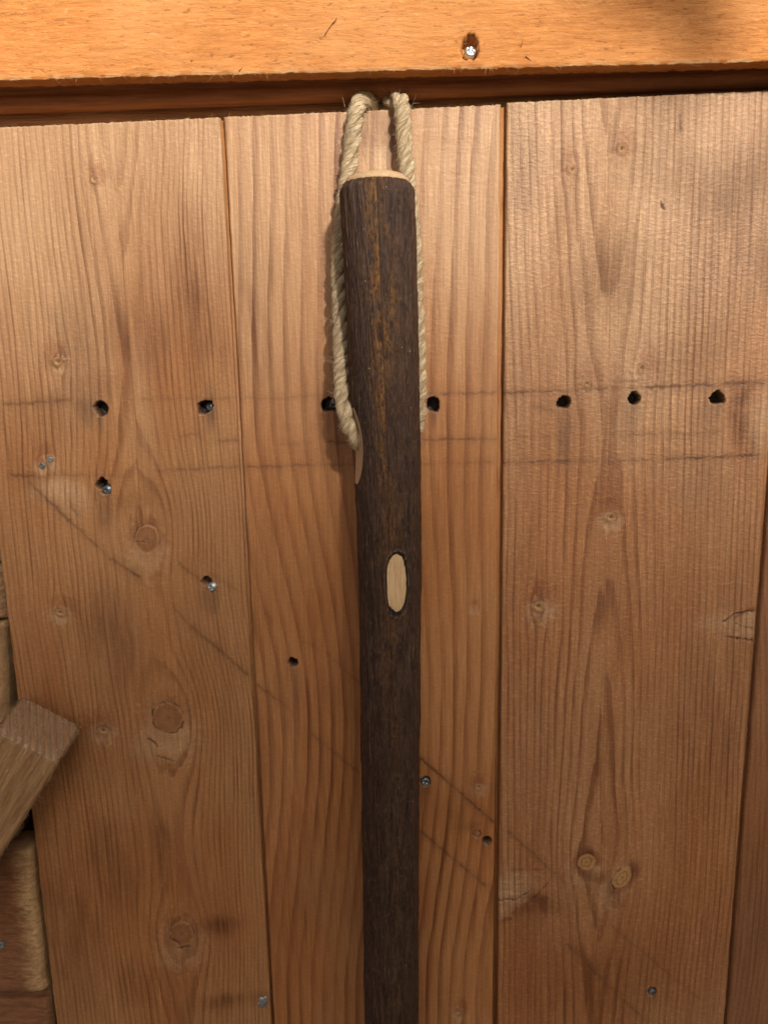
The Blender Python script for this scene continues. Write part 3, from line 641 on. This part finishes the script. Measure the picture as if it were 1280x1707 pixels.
# ------------------------------------------------------------------ frame over the door: lintel, moulding, rail behind
frame = empty('door_frame', 'sunlit orange rough-sawn lintel with a dark moulding under it, across the top', 'door frame', (0, 0, .128))
def inv(o, par): o.matrix_parent_inverse = Matrix.Translation(par.location).inverted()
def lintel():
    x0, x1 = -.50, .50; nx = 1250; nzv = 150
    xs = np.linspace(x0, x1, nx)
    zb = XZ(640, 117.5, -.016)[1] + (XZ(1280, 102, -.016)[1] - XZ(0, 133.5, -.016)[1]) / .36 * xs
    zb = zb + (fbm(xs * 260, 2., 5, 4) - .5) * .0008 + (vn(xs * 1900, 1., 6) - .5) * .0003
    X, T = np.meshgrid(xs, np.linspace(0, 1, nzv)); Z = zb[None] + (.27 - zb[None]) * T ** 1.15
    H = (fbm(X * 60, Z * 500, 8, 2) - .5) * .0003 + (fbm(X * 8, Z * 8, 9) - .5) * .001
    fresh = ss(.0022, .0002, Z - zb[None]) * .8 * ss(.3, .6, vn(X * 300, Z * 300, 3))
    # ragged screw hole
    kx, kz = XZ(784, 78, -.016)
    dx = (X - kx) / .0036; dz = (Z - kz) / .0048
    rad = (np.abs(dx) ** 3 + np.abs(dz) ** 3) ** (1 / 3) * (1 + .35 * (vn(X * 900, Z * 900, 12) - .5))
    H -= .0075 * ss(1.05, .8, rad)
    Y = -.016 - H + .0006 * ss(.0012, 0, Z - zb[None])
    V = np.stack([X, Y, Z], -1).reshape(-1, 3); f = [grid_faces(nzv, nx)]
    n0 = len(V)
    e = V[:nx]
    und = []; rows = [-.0150, -.0125, -.0095, -.0065]
    for y in rows:
        und.append(np.stack([xs, np.full(nx, y), zb + .0003 * vn(xs * 400, y * 900, 7)], 1))
    bt = np.stack([xs, np.full(nx, -.0065), np.full(nx, .27)], 1)
    tp = np.stack([xs, np.full(nx, -.016), np.full(nx, .2701)], 1)
    V2 = np.concatenate([V] + und + [bt])
    ids = np.arange(nx); seq = [ids] + [n0 + k * nx + ids for k in range(5)] + [n0 - nx + ids]
    for a, b in zip(seq[:-1], seq[1:]): f.append(np.stack([a[:-1], b[:-1], b[1:], a[1:]], -1))
    fr = np.zeros(len(V2), np.float32); fr[:n0] = fresh.ravel()
    o = mesh_np('lintel_board', V2, f, M_beam, frame, {'fresh': fr}); inv(o, frame)
    n = 520; i = rng.integers(0, nx, n)
    pts = np.stack([xs[i], rng.uniform(-.0165, -.0150, n), zb[i] + .0002], 1)
    dr = np.stack([rng.normal(0, 1.6, n), rng.normal(-.4, .4, n), rng.normal(-.5, .5, n)], 1)
    s = fibres('splinter', pts, dr, rng.uniform(.0006, .0030, n) * rng.uniform(.3, 1, n), M_splint, o, .00009, .5, 3)
    n = 1500; x = rng.uniform(-.25, .25, n); z = rng.uniform(.130, .215, n); s_ = np.where(rng.uniform(size=n) < .5, -1, 1)
    pts = np.stack([x, np.full(n, -.0164), z], 1)
    dr = np.stack([s_ * 1., rng.normal(-.06, .1, n), rng.normal(0, .35, n)], 1)
    s = fibres('raised_fibre', pts, dr, rng.uniform(.0008, .0035, n), M_splint, o, .00007, .15, 2)
    pl = [P(541, 58, -.0165), P(553, 40, -.0165), P(876, 93, -.0165), P(868, 78, -.0165), P(398, 118, -.0165), P(320, 102, -.0165)]
    dv = [P(560, 28, -.0165) - pl[0], P(566, 30, -.0165) - pl[1], P(886, 101, -.0165) - pl[2], P(872, 66, -.0165) - pl[3], P(405, 112, -.0165) - pl[4], P(317, 98, -.0165) - pl[5]]
    dv = np.array(dv); ln = np.linalg.norm(dv, axis=1)
    s = fibres('dark_splinter', np.array(pl), dv, ln, M_splintd, o, .00022, .08, 3)
    sc = put_screw(sm_b, 784, 85, -.0135, o, -25, 0, 20, 1.25)
    # moulding: rounded strip set back under the lintel
    zq = lambda px, py, Y: XZ(px, py, Y)[1]
    sl_ = (zq(1280, 147, .004) - zq(0, 190, .004)) / .37; zm = zq(640, 166, .006)
    nx2 = 240; xs2 = np.linspace(x0, x1, nx2); prof = [(.012, .0125), (-.0005, .0125), (-.0005, .0088), (.0012, .0080), (.0022, .0070), (.0012, .0055), (.0008, .0040), (.0010, .0026), (.0020, .0012), (.0036, .0003), (.0055, 0), (.0085, 0), (.0110, .0010), (.012, .0125)]
    V = np.array([(x, a + .0003 * float(vn(x * 90, k, 3)), zm + sl_ * x + b) for k, (a, b) in enumerate(prof) for x in xs2])
    mo = mesh_np('stop_moulding', V, grid_faces(len(prof), nx2), M_mould, frame, {'fresh': np.zeros(len(V))}); inv(mo, frame)
    # rail behind the door top, and the solid head above
    def box(name, a, b, mat, jit=0.):
        nx3 = 60; xs3 = np.linspace(a[0], b[0], nx3)
        pr = [(a[1], a[2]), (a[1], b[2] - .001), (a[1] + .001, b[2]), (b[1], b[2]), (b[1], a[2]), (a[1], a[2])]
        V = np.array([(x, p + jit * float(vn(x * 40, i, 2)), q) for i, (p, q) in enumerate(pr) for x in xs3])
        o = mesh_np(name, V, grid_faces(len(pr), nx3), mat, frame, {'fresh': np.zeros(len(V))}, smooth=False); inv(o, frame)
    box('head_rail', (-.50, .0120, .02), (.50, .05, .1335), M_rail, .0006)
    box('head_block', (-.50, -.0060, .1375), (.50, .05, .2695), M_rail)
lintel()

# added dark sheet standing in for the shade behind the board gaps
bk = plain('dark_inner_lining', (.03, .024, .02), .9)
lin = mesh_np('inner_lining', [(-.50, .052, -.60), (.50, .052, -.60), (.50, .052, .27), (-.50, .052, .27), (-.50, .060, -.60), (.50, .060, -.60), (.50, .060, .27), (-.50, .060, .27)], [[(0, 1, 2, 3), (7, 6, 5, 4), (0, 3, 7, 4), (1, 5, 6, 2), (3, 2, 6, 7), (0, 4, 5, 1)]], bk, smooth=False)
lin['label'] = 'dark lining showing in the gaps behind the door boards'; lin['category'] = 'wall lining'

# ------------------------------------------------------------------ rough cladding beside the door
wall = empty('clad_wall', 'rough brown boards with torn pale ends left of the door, partly behind the batten', 'wall cladding', (-.22, .01, -.43))
def clad(ys, edge_top, edge_bot, Yf, mat, seed, fresh_w, fresh_amt, rag, nfib, thick=.02):
    """horizontal board from off frame to its cut right end; edge points in photo pixels"""
    xa, za = XZ(*edge_top, Yf); xb, zb = XZ(*edge_bot, Yf)
    nz, nx = 90, 200
    T, Uu = np.meshgrid(np.linspace(0, 1, nz), np.linspace(0, 1, nx), indexing='ij')
    Z = zb + (za - zb) * T
    xr = xb + (xa - xb) * T[:, :1] + (fbm(T[:, :1] * 9, seed, seed, 4) - .5) * rag
    Uu = 1 - (1 - Uu) ** 1.8
    X = -.50 + (xr + .50) * Uu
    d = xr - X
    Z = Z + (fbm(X * 90, T * 3, seed + 4) - .5) * .002 * (np.abs(T - .5) * 2) ** 4
    e = np.clip(1 - d / .006, 0, 1); et = np.clip(1 - np.minimum(T, 1 - T) * abs(za - zb) / .003, 0, 1)
    H = (fbm(X * 300, Z * 1100, seed + 1, 4) - .5) * .0011 + (fbm(X * 70, Z * 260, seed + 8, 3) - .5) * .0012 + (fbm(X * 20, Z * 25, seed + 2) - .5) * .004
    Y = Yf - H + .0035 * e ** 3 + .0012 * et ** 3
    fr = ss(fresh_w * 1.5, 0, d + (fbm(X * 250, Z * 1300, seed + 3, 4) - .5) * fresh_w * 1.3) * fresh_amt * (.55 + .45 * ss(.3, .6, fbm(X * 500, Z * 1800, seed + 6)))
    V = np.stack([X, Y, Z], -1).reshape(-1, 3); f = [grid_faces(nz, nx)]
    idx = np.arange(nz * nx).reshape(nz, nx); loop = np.concatenate([idx[0, :], idx[1:, -1], idx[-1, -2::-1], idx[-2:0:-1, 0]])
    b = V[loop].copy(); b[:, 1] = Yf + thick; n0 = len(V); k = np.arange(len(loop)); k2 = (k + 1) % len(loop)
    f.append(np.stack([loop[k], n0 + k, n0 + k2, loop[k2]], -1))
    frr = np.concatenate([fr.ravel(), fr.ravel()[loop] * .5])
    o = mesh_np('cladding_board', np.concatenate([V, b]), f, mat, wall, {'fresh': frr}); inv(o, wall)
    if nfib:
        t = rng.uniform(0, 1, nfib); row = (t * (nz - 1)).astype(int); dd = rng.uniform(0, 1, nfib) ** 2 * fresh_w
        pts = np.stack([xr[row, 0] - dd, np.full(nfib, Yf + .0005) + .004 * np.clip(1 - dd / .006, 0, 1) ** 2, Z[row, -1]], 1)
        dr = np.stack([rng.normal(1., .4, nfib), rng.normal(-.3, .4, nfib), rng.normal(-.25, .5, nfib)], 1)
        s = fibres('torn_fibre', pts, dr, rng.uniform(.0005, .0019, nfib), M_cfib, o, .00008, .5, 3)
    return o
c_a = clad(None, (-8, 780), (-4, 938), .010, M_cladp, 3, .004, .3, .002, 120)
c_b = clad(None, (3, 945), (9, 1031), .008, M_cladp, 5, .010, .4, .0022, 160)
c_c = clad(None, (6, 1037), (24, 1405), .010, M_cladp, 7, .016, .6, .0026, 900)
c_d = clad(None, (52, 1420), (76, 1656), .002, M_clad, 9, .0095, .95, .0024, 2400)
c_e = clad(None, (84, 1664), (104, 1850),   .011, M_clad, 11, .004, .2, .001, 60)
sc = put_screw(sm_d, 1, 1577, .0012, c_d, 0, 20, 20, 1.1)

# ------------------------------------------------------------------ sawn batten leaning at the lower left
def batten():
    n = np.array([.8236, .0746, -.5623]); ax = np.array([-.565, .014, -.825]); v = np.array([.054, -.997, -.053])
    n /= np.linalg.norm(n); ax = ax - n * (ax @ n); ax /= np.linalg.norm(ax); v = np.cross(n, ax); v = v if v[1] < 0 else -v; xx = np.cross(v, -ax); sgn = 1 if xx @ n > 0 else -1
    B = P(136, 1212, -.0035); w, dep, L = .0355, .0365, .22
    # local frame: x = across (towards B), y = towards the viewer, z = up along the batten to the end face
    o0 = B - n * w / 2 + v * dep / 2
    M = Matrix(((xx[0], v[0], -ax[0], o0[0]), (xx[1], v[1], -ax[1], o0[1]), (xx[2], v[2], -ax[2], o0[2]), (0, 0, 0, 1)))
    t = empty('wood_batten', 'square sawn batten leaning at lower left with its ribbed end grain facing up', 'batten'); t.matrix_world = M
    t.location = o0; t.rotation_euler = M.to_euler()
    # ring of the section: rounded square
    m = 26; c = .0022; ring = []
    for k in range(4 * m):
        s, q = divmod(k, m); u = q / m * 2 - 1
        p = [(1, u), (-u, 1), (-1, -u), (u, -1)][s]
        ring.append((p[0] * w / 2, p[1] * dep / 2))
    ring = np.array(ring)
    hx, hy = w / 2, dep / 2; q = np.abs(ring) - np.array([hx - c, hy - c]); inn = (q[:, 0] > 0) & (q[:, 1] > 0)
    for k in np.where(inn)[0]:
        d = q[k]; ln = np.hypot(*d); sg = np.sign(ring[k]); ring[k] = sg * (np.array([hx - c, hy - c]) + d / ln * min(ln, c))
    zs = np.concatenate([-np.linspace(0, 1, 120) ** 1.2 * L])
    an = np.arange(4 * m)
    V = []
    for z in zs:
        k = 1 + (fbm(an * .9, z * 30 + 0 * an, 3, 3) - .5) * .035 + (vn(an * .8, z * 400 + 0 * an, 8) - .5) * .014
        if z > -.0012: k = k * (1 - .02 * (1 + z / .0012))
        V.append(np.stack([ring[:, 0] * k, ring[:, 1] * k, np.full(len(an), z) + (vn(an * .7, 0 * an, 5) - .5) * .001 * (z == 0)], 1))
    edge = V[0]
    mesh_np('shaft', np.concatenate(V), grid_faces(len(zs), 4 * m, 0, True)[:, ::-1], M_post, t)
    R = 22; V = []; fz = []
    for i in range(R):
        s = i / (R - 1)
        q = edge * s; q = q.copy(); q[:, 2] = .00045 + (fbm(q[:, 0] * 500, q[:, 1] * 500, 6, 3) - .5) * .0009 - (.0016 if i == R - 1 else 0)
        V.append(q); fz.append(np.clip(ss(-.2, -1., q[:, 1] * -2 / dep + q[:, 0] * 0) * 0 + ss(.45, .95, q[:, 1] / (dep / 2)), 0, 1))
    mesh_np('end_face', np.concatenate(V), grid_faces(R, 4 * m, 0, True), M_end, t, {'fresh': np.concatenate(fz)})
    nf = 420; k = rng.integers(0, 4 * m, nf); 
    pts = edge[k]; dr = np.stack([edge[k, 0] * 60, edge[k, 1] * 60, rng.normal(.6, .5, nf)], 1) + rng.normal(0, .5, (nf, 3))
    fibres('frayed_edge', pts, dr, rng.uniform(.0004, .0014, nf), M_splint, t, .00008, .5, 2)
    nf = 160; z = -rng.uniform(.001, .09, nf); sd = rng.uniform(-1, 1, nf)
    pts = np.stack([np.full(nf, sgn * w / 2 * .99), dep / 2 * np.where(sd > 0, .98, sd), z], 1)
    fibres('side_splinter', pts, np.stack([sgn * rng.normal(1, .3, nf), rng.normal(.4, .5, nf), rng.normal(.4, .5, nf)], 1), rng.uniform(.0005, .0022, nf), M_splint, t, .00008, .5, 2)
batten()

# ------------------------------------------------------------------ walking stick
stick = empty('walking_stick', 'dark bark walking stick with a pale oval scar, leaning upright on the door', 'walking stick', (0, -.023, -.43))
YS = -.0235
sil = np.array([(282, 565.5, 690.5), (300, 565, 691), (400, 571, 693.5), (560, 580, 697), (700, 588, 700), (850, 594.5, 701.5), (900, 596, 701.5), (1000, 599, 701), (1150, 601, 700), (1300, 603, 699), (1400, 604, 698), (1550, 606, 697), (1707, 608, 697), (1800, 609, 697)])
prof = []
for y, l, r in sil:
    c = P((l + r) / 2, y, YS); dep = (c - CAM) @ FW
    prof.append((c[2], c[0], (r - l) / 2 / F * dep * .999))
prof = np.array(prof)[::-1]
zs_f = np.linspace(prof[0, 0], prof[-1, 0], 400)
def smo(v):
    q = np.interp(zs_f, prof[:, 0], v); k = np.hanning(31); k /= k.sum(); return np.convolve(np.pad(q, 15, 'edge'), k, 'valid')
SX, SR = smo(prof[:, 1]), smo(prof[:, 2])
sx_ = lambda z: np.interp(z, zs_f, SX); sr_ = lambda z: np.interp(z, zs_f, SR)
ztop_b = XZ(628, 291, YS - .018)[1]           # where the bark ends
zbot_b = prof[0, 0]
na = 300; nzs = 900
zz = np.linspace(zbot_b, ztop_b, nzs); th = np.linspace(0, 2 * math.pi, na, endpoint=False)   # th = 0 faces the viewer, + to the right
ZZ, TH = np.meshgrid(zz, th, indexing='ij')
Rb = sr_(ZZ)
sc_x, sc_z = np.cos(TH) * 3, np.sin(TH) * 3
Rr = Rb + (fbm(sc_x * 3 + 5, ZZ * 45 + sc_z * 3, 2, 4) - .5) * .0013 + (fbm(np.cos(TH) * 55, ZZ * 70 + np.sin(TH) * 55, 4, 3) - .5) * .0006 + (vn(np.cos(TH) * 150, np.sin(TH) * 150 + ZZ * 300, 6) - .5) * .0003
Rr -= .0018 * ss(ztop_b - .0045, ztop_b, ZZ) ** 2
def scar(px, py, hw, hh, th0, depth, shift=0.):
    z0 = XZ(px, py, YS - .017)[1]
    return z0, hw, hh, th0, depth
# oval scar in front: angle from its pixel offset
z_s = XZ(662, 976, YS - .0165)[1]
x_s = P(662, 976, YS - .016)[0]; th_s = math.asin((x_s - float(sx_(z_s))) / float(sr_(z_s)))
hw_s, hh_s = .0051, .0142
U_ = (TH - th_s + math.pi) % (2 * math.pi) - math.pi
ov = (np.abs(U_ * Rb / hw_s) ** 2.5 + np.abs((ZZ - z_s) / hh_s) ** 2.5) ** .4 * (1 + .10 * (vn(TH * 40, ZZ * 160, 21) - .5))
tip = np.exp(-((U_ * Rb / .0022) ** 2 + ((ZZ - z_s - hh_s * 1.05) / .0034) ** 2))
flat = Rb * np.cos(np.clip(hw_s / Rb, 0, 1)) / np.maximum(np.cos(np.clip(U_, -1.2, 1.2)), .2) - .0004
Rr = np.where(ov < 1.5, Rr + (flat - .0006 - Rr) * ss(1.10, .99, ov), Rr)
Rr += .0007 * np.exp(-((ov - 1.17) / .075) ** 2) - .0007 * tip
# slanted cut on the left where the cord enters, and its twin on the right
z_h = XZ(597, 742, YS)[1]; th_h = math.radians(-76); hh_h = .0185; dep_h = .0023
z_h2 = XZ(697, 722, YS)[1]; th_h2 = math.radians(112)
for zc, tc in ((z_h, th_h), (z_h2, th_h2)):
    Uh = (TH - tc + math.pi) % (2 * math.pi) - math.pi
    q = np.clip(1 - ((ZZ - zc) / hh_h) ** 2, 0, 1)
    fl = (Rb - dep_h * q) / np.maximum(np.cos(np.clip(Uh, -1.1, 1.1)), .3)
    Rr = np.where((np.abs(Uh) < 1.1) & (fl < Rr) & (q > 0), fl - .00045, Rr)
Xs = sx_(ZZ) + Rr * np.sin(TH); Ys = YS - Rr * np.cos(TH)
V = np.stack([Xs, Ys, ZZ], -1).reshape(-1, 3)
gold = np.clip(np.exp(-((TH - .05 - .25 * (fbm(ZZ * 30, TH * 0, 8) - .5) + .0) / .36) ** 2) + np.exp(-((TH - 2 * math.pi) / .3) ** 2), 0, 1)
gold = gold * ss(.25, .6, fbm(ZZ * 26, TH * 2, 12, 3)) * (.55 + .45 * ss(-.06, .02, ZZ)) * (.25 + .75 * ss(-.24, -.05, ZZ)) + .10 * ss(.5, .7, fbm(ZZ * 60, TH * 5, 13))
tw = (TH + math.pi) % (2 * math.pi) - math.pi
edge_ = ss(.75, 1.35, np.abs(tw)) * .6
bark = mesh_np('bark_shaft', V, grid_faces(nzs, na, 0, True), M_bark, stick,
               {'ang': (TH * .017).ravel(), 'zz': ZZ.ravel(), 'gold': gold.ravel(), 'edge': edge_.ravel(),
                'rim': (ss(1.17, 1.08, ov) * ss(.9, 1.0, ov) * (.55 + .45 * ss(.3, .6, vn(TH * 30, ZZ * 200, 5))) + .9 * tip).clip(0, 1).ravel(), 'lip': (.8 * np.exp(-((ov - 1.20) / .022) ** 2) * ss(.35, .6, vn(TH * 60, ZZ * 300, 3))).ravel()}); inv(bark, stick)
# pale sawn end with its worked chamfer
R1 = float(sr_(ztop_b)); cx_, zt = float(sx_(ztop_b)), ztop_b
pr = [(R1 - .0022, -.0006), (R1 - .0017, .0002), (R1 - .0026, .0016), (R1 - .0044, .0030), (R1 - .0068, .0036), (R1 - .010, .0040), (R1 * .2, .0042), (.0001, .0042)]
V = np.array([(cx_ + r * math.sin(t), YS - r * math.cos(t), zt + h + .0003 * math.sin(2 * t + 1)) for r, h in pr for t in th[::3]])
o = mesh_np('sawn_end', V, grid_faces(len(pr), len(th[::3]), 0, True), M_cut, stick); inv(o, stick)
# oval scar face, slightly ragged outline
nb = 64; V = []
for i in range(8):
    for j in range(nb):
        a = 2 * math.pi * j / nb; rr = i / 7 * (1 + .10 * (float(vn(math.cos(a) * 4 + 3, math.sin(a) * 9, 5)) - .5) * (i == 7) * 1.5) * 1.0
        xx = hw_s * rr * math.copysign(abs(math.cos(a)) ** .8, math.cos(a)); dz = hh_s * rr * math.copysign(abs(math.sin(a)) ** .8, math.sin(a)); z = z_s + dz
        R_ = float(sr_(z)); fl = R_ * math.cos(hw_s / R_) - .00042 - (.0004 if i == 7 else 0)
        V.append((float(sx_(z)) + fl * math.sin(th_s) + xx * math.cos(th_s), YS - fl * math.cos(th_s) + xx * math.sin(th_s), z))
o = mesh_np('oval_scar', V, grid_faces(8, nb, 0, True), M_cut, stick); inv(o, stick); o['label'] = 'pale oval where a side shoot was cut off'
# chamfered cuts
for zc, tc in ((z_h, th_h), (z_h2, th_h2)):
    V = []; nq = 40
    for i in range(nq):
        z = zc + hh_h * .985 * (2 * i / (nq - 1) - 1); q = max(0, 1 - ((z - zc) / hh_h) ** 2)
        R_ = float(sr_(z)); fl = R_ - dep_h * q; hwid = math.sqrt(max(0, (R_ + .0001) ** 2 - fl ** 2)) * .985
        for j in range(9):
            x = hwid * (j / 4 - 1)
            V.append((float(sx_(z)) + fl * math.sin(tc) + x * math.cos(tc), YS - fl * math.cos(tc) + x * math.sin(tc), z))
    o = mesh_np('cord_hole', V, grid_faces(nq, 9), M_cut, stick); inv(o, stick)
# ------------------------------------------------------------------ rope loop
def path3(pts, n):
    pts = np.array(pts); d = np.r_[0, np.cumsum(np.linalg.norm(np.diff(pts, axis=0), axis=1) ** .5)]
    # Catmull-Rom
    out = []
    Pp = np.vstack([2 * pts[0] - pts[1], pts, 2 * pts[-1] - pts[-2]])
    for i in range(len(pts) - 1):
        p0, p1_, p2_, p3_ = Pp[i:i + 4]
        for t in np.linspace(0, 1, 40, endpoint=False):
            out.append(.5 * (2 * p1_ + (p2_ - p0) * t + (2 * p0 - 5 * p1_ + 4 * p2_ - p3_) * t * t + (3 * p1_ - p0 - 3 * p2_ + p3_) * t ** 3))
    out.append(pts[-1]); out = np.array(out)
    s = np.r_[0, np.cumsum(np.linalg.norm(np.diff(out, axis=0), axis=1))]
    u = np.linspace(0, s[-1], n); return np.stack([np.interp(u, s, out[:, k]) for k in range(3)], 1), u
loop = bpy.data.objects.new('rope_loop', None); C.objects.link(loop); loop.parent = stick; inv(loop, stick)
loop.empty_display_size = .02; loop['label'] = 'pale three-strand rope hooked over the top of the door'
fz_p, fz_d, fz_l = [], [], []
def rope(pts, Rr_, ph0):
    n = 520; c, u = path3(pts, n)
    T = np.gradient(c, axis=0); T /= np.linalg.norm(T, axis=1)[:, None]
    N = np.zeros_like(c); v = np.array([0, -1., 0.]); 
    for i in range(n):
        v = v - T[i] * (v @ T[i]); v /= np.linalg.norm(v); N[i] = v
    B = np.cross(T, N)
    ns = 42; a = np.linspace(0, 2 * math.pi, ns, endpoint=False)
    pitch = Rr_ * 5.8
    for k in range(3):
        ph = 2 * math.pi * k / 3 + ph0 + TW * 2 * math.pi * u / pitch + .35 * np.sin(u * 160 + k)
        R_ = Rr_ * (1 + .06 * np.sin(u * 230 + k * 2.1))
        off = N * (np.cos(ph) * .50 * R_)[:, None] + B * (np.sin(ph) * .50 * R_)[:, None]
        cc = c + off
        t2 = np.gradient(cc, axis=0); t2 /= np.linalg.norm(t2, axis=1)[:, None]
        e1 = off - t2 * (off * t2).sum(1)[:, None]; e1 /= np.linalg.norm(e1, axis=1)[:, None]; e2 = np.cross(t2, e1)
        A, UU = np.meshgrid(a, u)
        rad = .505 * R_[:, None] * (1 + .05 * np.abs(np.sin(3.5 * A - TW * UU * 420 + k + 2.5 * vn(UU * 120, A * 0, k))) + .10 * (fbm(A * 3, UU * 300, 5 + k, 2) - .5) + .05 * (vn(A * 9, UU * 1500, k) - .5))
        V = cc[:, None, :] + e1[:, None, :] * (np.cos(A) * rad)[..., None] + e2[:, None, :] * (np.sin(A) * rad)[..., None]
        fib = np.stack([A * .5 - TW * UU * 120, UU * 900, np.full_like(A, k * 3.7 + ph0), np.ones_like(A)], -1).reshape(-1, 4)
        o = mesh_np('strand', V.reshape(-1, 3), grid_faces(n, ns, 0, True), M_rope, loop, {'fib': fib})
        m = int(900 * u[-1] / .19)
        i = rng.integers(0, n, m); j = rng.integers(0, ns, m)
        pt = V[i, j]; out = pt - cc[i]; out /= np.linalg.norm(out, axis=1)[:, None]
        d = t2[i] * rng.choice([-1, 1], m)[:, None] * rng.uniform(.3, 1.6, m)[:, None] + out * rng.uniform(.1, .9, m)[:, None]
        ctr = pt - c[i]; keep = (out * ctr).sum(1) > .0004
        fz_p.append(pt[keep]); fz_d.append(d[keep]); fz_l.append(rng.uniform(.0012, .0046, m)[keep] * rng.uniform(.4, 1., m)[keep])
TW = 1
RR = .0040
pL = [P(624, 235, .0118), P(624, 200, .0112), P(620, 178, .0070), P(611, 169, .0010), P(600, 171, -.0036), P(594, 190, -.0062), P(590, 220, -.0066), P(583, 280, -.0068), P(571, 350, -.0080), P(565, 430, -.0100), P(566, 520, -.0130), P(568, 600, -.0165), P(571, 655, -.0205), P(578, 695, -.0245), P(590, 726, -.0265), P(609, 746, -.0250), P(635, 750, -.0235)]
pR = [P(643, 235, .0118), P(643, 200, .0112), P(647, 178, .0070), P(656, 168, .0010), P(667, 168, -.0036), P(671, 186, -.0062), P(673, 215, -.0066), P(678, 275, -.0066), P(684, 350, -.0068), P(690, 430, -.0074), P(693, 520, -.0084), P(696, 600, -.0094), P(698, 660, -.0105), P(696, 700, -.0135), P(686, 728, -.0180), P(665, 745, -.0225)]
rope(pL, RR, .4); rope(pR, RR, 1.7)
fo = fibres('loose_fibre', np.concatenate(fz_p), np.concatenate(fz_d), np.concatenate(fz_l), M_fuzz, loop, .00010, .6, 3)
# a few long stray hairs at the humps
pts = [P(606, 248, -.0012), P(641, 252, -.0012), P(650, 160, -.003), P(575, 178, -.003), P(668, 155, .001), P(620, 172, 0.), P(586, 165, 0), P(690, 172, 0)]
dd = np.array([P(617, 277, -.0030), P(649, 272, -.0030), P(625, 130, -.006), P(570, 152, -.004), P(667, 138, -.002), P(632, 168, -.002), P(588, 155, -.002), P(698, 168, -.001)]) - np.array(pts)
fo = fibres('stray_hair', np.array(pts), dd, np.linalg.norm(dd, axis=1), M_fuzz, loop, .00010, .18, 6)
